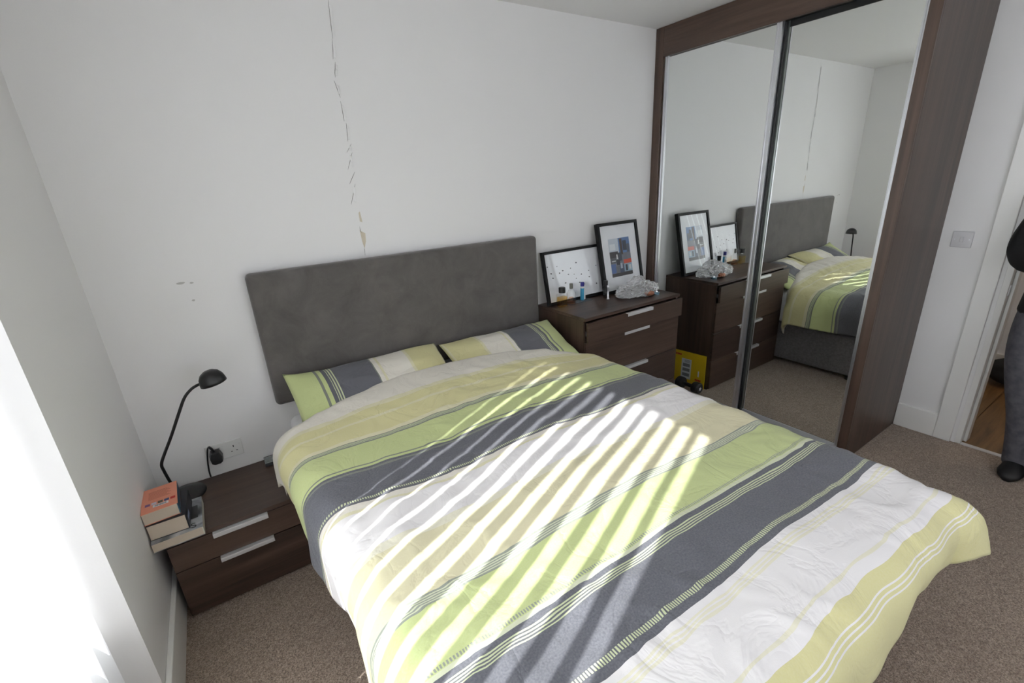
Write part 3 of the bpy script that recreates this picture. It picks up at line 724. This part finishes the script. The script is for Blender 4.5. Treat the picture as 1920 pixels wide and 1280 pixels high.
bm = B(); lathe(bm, [(0, 0), (.0125, 0), (.0135, .004), (.0135, .078), (0, .078)], (2.375, -.128, ZT + .004), 22); mk('barrel', bm, flat('turquoise_label', srgb(58,150,190), .4), gs, smooth=False)
bm = B(); lathe(bm, [(0, .0785), (.0138, .0785), (.0138, .09), (0, .09)], (2.375, -.128, ZT + .004), 22); mk('collar', bm, M['plastic_white'], gs)
bm = B(); lathe(bm, [(0, .0905), (.0125, .0905), (.0125, .114), (.011, .117), (0, .117)], (2.375, -.128, ZT + .004), 22); mk('cap', bm, flat('dark_blue_cap', srgb(44,42,130), .4), gs)
mk('label_stripe', bx(2.378, 2.388, -.1425, -.1375, ZT + .01, ZT + .08), M['plastic_white'], gs)
tb = thing('silver_tube', (2.508, -.225, ZT), 'thin upright silver tube standing before the plastic bag', 'tube')
bm = B(); lathe(bm, [(0, 0), (.009, 0), (.009, .006), (.0058, .010), (.0058, .075), (.007, .078), (.007, .092), (0, .094)], (2.508, -.225, ZT + .0005), 18); mk('barrel', bm, M['alu'], tb, smooth=True)
nb = thing('nail_bottle', (2.530, -.180, ZT), 'small clear bottle with black cap behind the plastic bag', 'bottle')
bm = B(); lathe(bm, [(0, 0), (.016, 0), (.016, .06), (.007, .075), (0, .075)], (2.530, -.180, ZT + .0005), 18); mk('glass', bm, M['clear'], nb, smooth=True)
bm = B(); lathe(bm, [(0, .0755), (.014, .0755), (.015, .112), (0, .114)], (2.530, -.180, ZT + .0005), 18); mk('cap', bm, M['black'], nb)
# crumpled see-through bag: two heaped lobes of creased film
bm = B(); bmesh.ops.create_icosphere(bm, subdivisions=5, radius=1.0)
for v in bm.verts:
    n = v.co.normalized(); u = Vector((n.x, n.y, n.z))
    cr = abs(noise.noise(u * 2.3)) * .9 + abs(noise.noise(u * 5.1 + Vector((3, 1, 2)))) * .45 + .18 * noise.noise(u * 11)
    rr = .80 + .38 * (.55 - cr)
    x, yv, zz = n.x * .20 * rr, n.y * .095 * rr, n.z
    hump = .062 + .030 * math.exp(-((x - .03) / .10) ** 2) + .012 * math.sin(x * 40 + 1)
    zz = (max(zz, -.25) * rr * hump)
    v.co = (2.725 + x, -.275 + yv + .03 * x, ZT + .022 + zz)
zmin = min(v.co.z for v in bm.verts)
for v in bm.verts: v.co.z += ZT + .001 - zmin
pbg = mk('plastic_bag', bm, M['film'], None, smooth=False); props(pbg, 'crumpled clear plastic bag heaped before the tall picture frame', 'bag')
bm = B(); bmesh.ops.create_icosphere(bm, subdivisions=3, radius=1.0)
for v in bm.verts:
    n = v.co.normalized(); r_ = .8 + .5 * abs(noise.noise(n * 3)); v.co = Vector((2.755 + n.x * .042 * r_, -.355 + n.y * .024 * r_, ZT + .018 + n.z * .0165 * min(r_, 1.05)))
cw = mk('copper_wrapper', bm, flat('copper_foil', srgb(150,98,74), .3, .6), None); props(cw, 'small crumpled copper coloured wrapper beside the plastic bag', 'wrapper')
ld = thing('bottle_lid', (2.832, -.345, ZT), 'small round silver-blue lid on the chest by the plastic bag', 'lid')
bm = B(); lathe(bm, [(0, 0), (.020, 0), (.021, .008), (.017, .011), (0, .012)], (2.832, -.345, ZT + .0005), 24); mk('shell', bm, flat('silver_blue', srgb(150,190,210), .2, .7), ld, smooth=False)
bm = B(); lathe(bm, [(0, .0122), (.008, .0122), (.006, .020), (0, .021)], (2.832, -.345, ZT + .0005), 18); mk('knob', bm, M['alu'], ld)

# ================================================================= envelope and dumbbell beside the chest
ev = thing('card_envelope', (2.965, -.29, .001), 'yellow card envelope with white label leaning on the side of the tall chest', 'envelope')
eang = math.radians(5)
yel = flat('yellow_card', srgb(240,200,30), .55); red = flat('red_print', srgb(196,36,24), .6)
ev.rotation_euler = (math.radians(-3), -eang, 0)
def epart(nm, bm, m, **kw):
    o = mk(nm, bm, m, None, **kw); o.parent = ev; o.location = WO[o.name]; return o
epart('card', bx(-.002, .002, -.142, .142, .0, .262), yel, bevel=.001)
epart('label', bx(.0021, .0026, -.020, .068, .045, .205), M['paper'])
for za, zb in ((.065, .090), (.105, .130), (.142, .168)): epart('barcode', bx(.0027, .003, -.008, .055, za, zb), flat('grey_print', srgb(140,142,142), .7))
for i in range(4): epart('text_line', bx(.0027, .003, -.010, .04 + .004 * (i % 2), .176 + i * .006, .179 + i * .006), flat('grey_text', srgb(150,152,152), .7))
for yy, zz in ((-.085, .05), (.10, .225)):
    for i in range(4): epart('red_letter', bx(.0021, .0025, yy - .025 + i * .013, yy - .015 + i * .013, zz, zz + .014), red)
epart('white_mark', bx(.0021, .0025, -.092, -.082, .085, .130), M['paper'])
db = thing('dumbbell', (3.045, -.355, 0), 'black dumbbell on the carpet between chest and wardrobe', 'dumbbell')
rub = flat('black_rubber_head', (.016, .017, .02, 1), .55)
bm = B(); tube(bm, [(3.045, -.44, .045), (3.045, -.27, .045)], .015, 16); mk('grip', bm, M['black'], db, smooth=True)
for y0, s in ((-.455, 1), (-.255, -1)):
    bm = B(); lathe(bm, [(0, 0), (.034, 0), (.043, .008), (.0445, .012), (.0445, .050), (.040, .056), (.015, .058), (0, .058)], (3.045, y0, .0452), 24, (0, s, 0)); hd = mk('weight_head', bm, rub, db)
    bm = B(); n = 10; bm.faces.new([bm.verts.new((3.045 + (.018 if i % 2 else .008) * math.cos(6.283 * i / n), y0 - s * .0006, .0452 + (.018 if i % 2 else .008) * math.sin(6.283 * i / n))) for i in range(n)]); mk('star_mark', bm, M['paper'], hd)

# ================================================================= bag in the hall and the person in the doorway
hb_ = thing('holdall_bag', (5.02, -1.76, 0), 'black soft bag on the hall floor against the wall', 'bag')
bm = B(); bmesh.ops.create_icosphere(bm, subdivisions=4, radius=1.0)
for v in bm.verts:
    n = v.co.normalized(); z_ = max(n.z, -.55)
    s = 1 + .10 * noise.noise(n * 2.2); taper = .55 + .45 * min(1, max(0, (-n.y + .9) / 1.2))
    v.co = (5.05 + n.x * .14 * s, -1.80 + n.y * .225, .088 + z_ * .16 * s * taper)
zmin = min(v.co.z for v in bm.verts)
for v in bm.verts: v.co.z += .0 - zmin
cloth_k = flat('black_cloth', (.012, .012, .013, 1), .85)
mk('body', bm, cloth_k, hb_, smooth=True)
bm = B(); tube(bm, spline([(4.99, -1.72, .14), (4.97, -1.76, .235), (4.97, -1.84, .255), (4.99, -1.90, .17)]), .010, 8); mk('strap', bm, cloth_k, hb_, smooth=True)

def skin(name, verts, edges, mat, parent, sub=2, root=0):
    org = WO[parent.name]; me = bpy.data.meshes.new(name)
    me.from_pydata([Vector(p) - org for p, r in verts], edges, []); me.update()
    o = bpy.data.objects.new(name, me); col.objects.link(o); o.parent = parent; WO[o.name] = org.copy()
    o.modifiers.new('skin', 'SKIN')
    if not me.skin_vertices: bpy.context.view_layer.update()
    for i, (p, r) in enumerate(verts):
        sv = me.skin_vertices[0].data[i]; sv.radius = r if isinstance(r, tuple) else (r, r); sv.use_root = (i == root)
    s = o.modifiers.new('sub', 'SUBSURF'); s.levels = sub; s.render_levels = sub; me.materials.append(mat)
    o.modifiers['skin'].use_smooth_shade = True
    return o
PX, PY = 3.72, -2.055
per = thing('person', (PX, PY, 0), 'person in black jacket, grey trousers and black shoes standing in the doorway', 'person')
def P(f, s, z): return (PX - f, PY + s, z)     # f forward (into the room), s to the person's right (+Y)
skin_m = flat('skin', srgb(196,150,126), .55); trou = NT('grey_trousers'); trou.set(Roughness=.9); cc = trou.coords(rand=False)
trou.base(trou.ramp(trou.noise(cc, 30, 4), [(.3, srgb(74,73,80)), (.7, srgb(98,97,104))])); trou.bump(trou.noise(cc, 9, 4), .4, .02); trou = trou.m
jack = flat('black_jacket', (.010, .010, .011, 1), .85)
# body: pelvis 0
bv = [(P(0,0,.95), .08), (P(0,0,1.15), .08), (P(0,0,1.38), .075), (P(.01,0,1.50), .055), (P(.02,0,1.56), .05), (P(.03,0,1.66), (.075,.088)), (P(.03,0,1.73), (.07,.08)), (P(.02,0,1.775), .04),
      (P(0,.16,1.40), .035), (P(-.015,.24,1.15), .034), (P(.17,.13,1.10), .034), (P(.22,.08,1.10), .03),
      (P(0,-.16,1.40), .035), (P(-.015,-.24,1.15), .034), (P(.17,-.13,1.10), .034), (P(.22,-.08,1.10), .03),
      (P(0,.095,.84), .06), (P(.02,.09,.5), .055), (P(0,.036,.09), .034), (P(.06,.036,.04), .022),
      (P(0,-.095,.84), .06), (P(.02,-.12,.5), .055), (P(0,-.12,.09), .034), (P(.06,-.12,.04), .022)]
be = [(0,1),(1,2),(2,3),(3,4),(4,5),(5,6),(6,7),(2,8),(8,9),(9,10),(10,11),(2,12),(12,13),(13,14),(14,15),(0,16),(16,17),(17,18),(18,19),(0,20),(20,21),(21,22),(22,23)]
# fingers on both hands
for base_i, s in ((11, 1), (15, -1)):
    for k in range(4):
        i0 = len(bv); oz = .024 - .016 * k; ln = (.85, 1, .95, .75)[k]
        bv += [(P(.255, s*(.062), 1.10 + oz), .0105), (P(.275 + .012 * ln, s*(.035), 1.10 + oz), .0095), (P(.275, s*(.035 - .03 * ln), 1.10 + oz), .0085)]
        be += [(base_i, i0), (i0, i0+1), (i0+1, i0+2)]
    i0 = len(bv); bv += [(P(.225, s*.07, 1.14), .012), (P(.245, s*.035, 1.155), .0105)]; be += [(base_i, i0), (i0, i0+1)]
bo = skin('body', bv, be, skin_m, per, 2)
tv = [(P(0,0,.94), .135), (P(.0,.105,.84), .125), (P(.015,.115,.66), .108), (P(.02,.095,.48), .083), (P(.0,.058,.28), .072), (P(.005,.036,.08), .064), (P(.01,.034,.012), .066),
      (P(.0,-.105,.84), .125), (P(.015,-.115,.66), .108), (P(.02,-.125,.48), .083), (P(.0,-.120,.28), .072), (P(.005,-.12,.08), .064), (P(.01,-.12,.012), .066)]
skin('trousers', tv, [(0,1),(1,2),(2,3),(3,4),(4,5),(5,6),(0,7),(7,8),(8,9),(9,10),(10,11),(11,12)], trou, per, 2)
def loft(bm, rings, n=28):
    rr = [[bm.verts.new(P(f0 + hf * math.cos(6.28318 * k / n), hw * math.sin(6.28318 * k / n), z_)) for k in range(n)] for z_, hw, hf, f0 in rings]
    for a_, b_ in zip(rr, rr[1:]):
        for k in range(n): bm.faces.new((a_[k], a_[(k+1) % n], b_[(k+1) % n], b_[k]))
    bm.faces.new(rr[0][::-1]); bm.faces.new(rr[-1])
bm = B(); loft(bm, [(.84, .205, .155, 0), (.86, .212, .16, 0), (.95, .205, .15, 0), (1.10, .19, .138, .01), (1.25, .192, .138, .01), (1.36, .20, .132, 0), (1.43, .188, .112, 0), (1.475, .13, .088, 0), (1.51, .078, .074, .01)])
jk = mk('jacket', bm, jack, per, smooth=True)
for sd in (1, -1):
    bm = B(); pts = spline([P(0, sd * .115, 1.425), P(-.005, sd * .175, 1.36), P(-.012, sd * .215, 1.27), P(-.018, sd * .248, 1.16), P(.04, sd * .225, 1.105), P(.12, sd * .165, 1.10), P(.18, sd * .12, 1.10)], 6)
    n = len(pts); tube(bm, pts, [min(.055 + .10 * (i / (n - 1)), .084 - .038 * (i / (n - 1))) for i in range(n)], 18); mk('sleeve', bm, jack, jk, smooth=True)
for s in (1, -1):
    bm = B(); prof = []
    for f_, w_, h_ in ((-.085,.030,.055), (-.06,.040,.075), (-.01,.043,.085), (.05,.046,.075), (.10,.050,.060), (.135,.042,.045), (.16,.018,.030)):
        ring = []
        for k in range(12):
            a = 6.283 * k / 12; cz = math.sin(a); ring.append(bm.verts.new(Vector(P(f_, (.036 if s > 0 else -.12) + w_ * math.cos(a), max(.001, h_ * .5 + h_ * .55 * cz)))))
        prof.append(ring)
    for a, b in zip(prof, prof[1:]):
        for k in range(12): bm.faces.new((a[k], a[(k+1) % 12], b[(k+1) % 12], b[k]))
    bm.faces.new(prof[0]); bm.faces.new(prof[-1][::-1]); mk('shoe', bm, flat('black_leather', (.012, .012, .013, 1), .5), per, smooth=True)
bm = B(); lathe(bm, [(.080, -.03), (.088, .0), (.088, .03), (.07, .065), (.035, .085), (0, .09)], P(.0, 0, 1.715), 24, (.25, 0, 1)); mk('hair', bm, flat('dark_hair', srgb(40,30,24), .7), per, smooth=True)
for s in (1, -1):
    bm = B(); bmesh.ops.create_uvsphere(bm, u_segments=12, v_segments=8, radius=.011); bmesh.ops.translate(bm, verts=bm.verts[:], vec=P(.105, s*.032, 1.685)); ey = mk('eye', bm, M['white_in'], per, smooth=True)
    bm = B(); bmesh.ops.create_uvsphere(bm, u_segments=10, v_segments=6, radius=.006); bmesh.ops.translate(bm, verts=bm.verts[:], vec=P(.1125, s*.032, 1.685)); mk('iris', bm, M['black'], ey, smooth=True)
    bm = B(); bmesh.ops.create_uvsphere(bm, u_segments=12, v_segments=8, radius=.022); bmesh.ops.scale(bm, verts=bm.verts[:], vec=(.7, .4, 1.3)); bmesh.ops.translate(bm, verts=bm.verts[:], vec=P(.02, s*.082, 1.665)); mk('ear', bm, skin_m, per, smooth=True)
bm = B(); lathe(bm, [(.014, 0), (.011, .02), (.005, .04), (0, .042)], P(.118, 0, 1.64), 12); mk('nose', bm, skin_m, per, smooth=True)
bm = B(); tube(bm, [P(.112, -.022, 1.612), P(.117, 0, 1.610), P(.112, .022, 1.612)], .005, 8); mk('mouth', bm, flat('lips', srgb(160,96,88), .5), per, smooth=True)
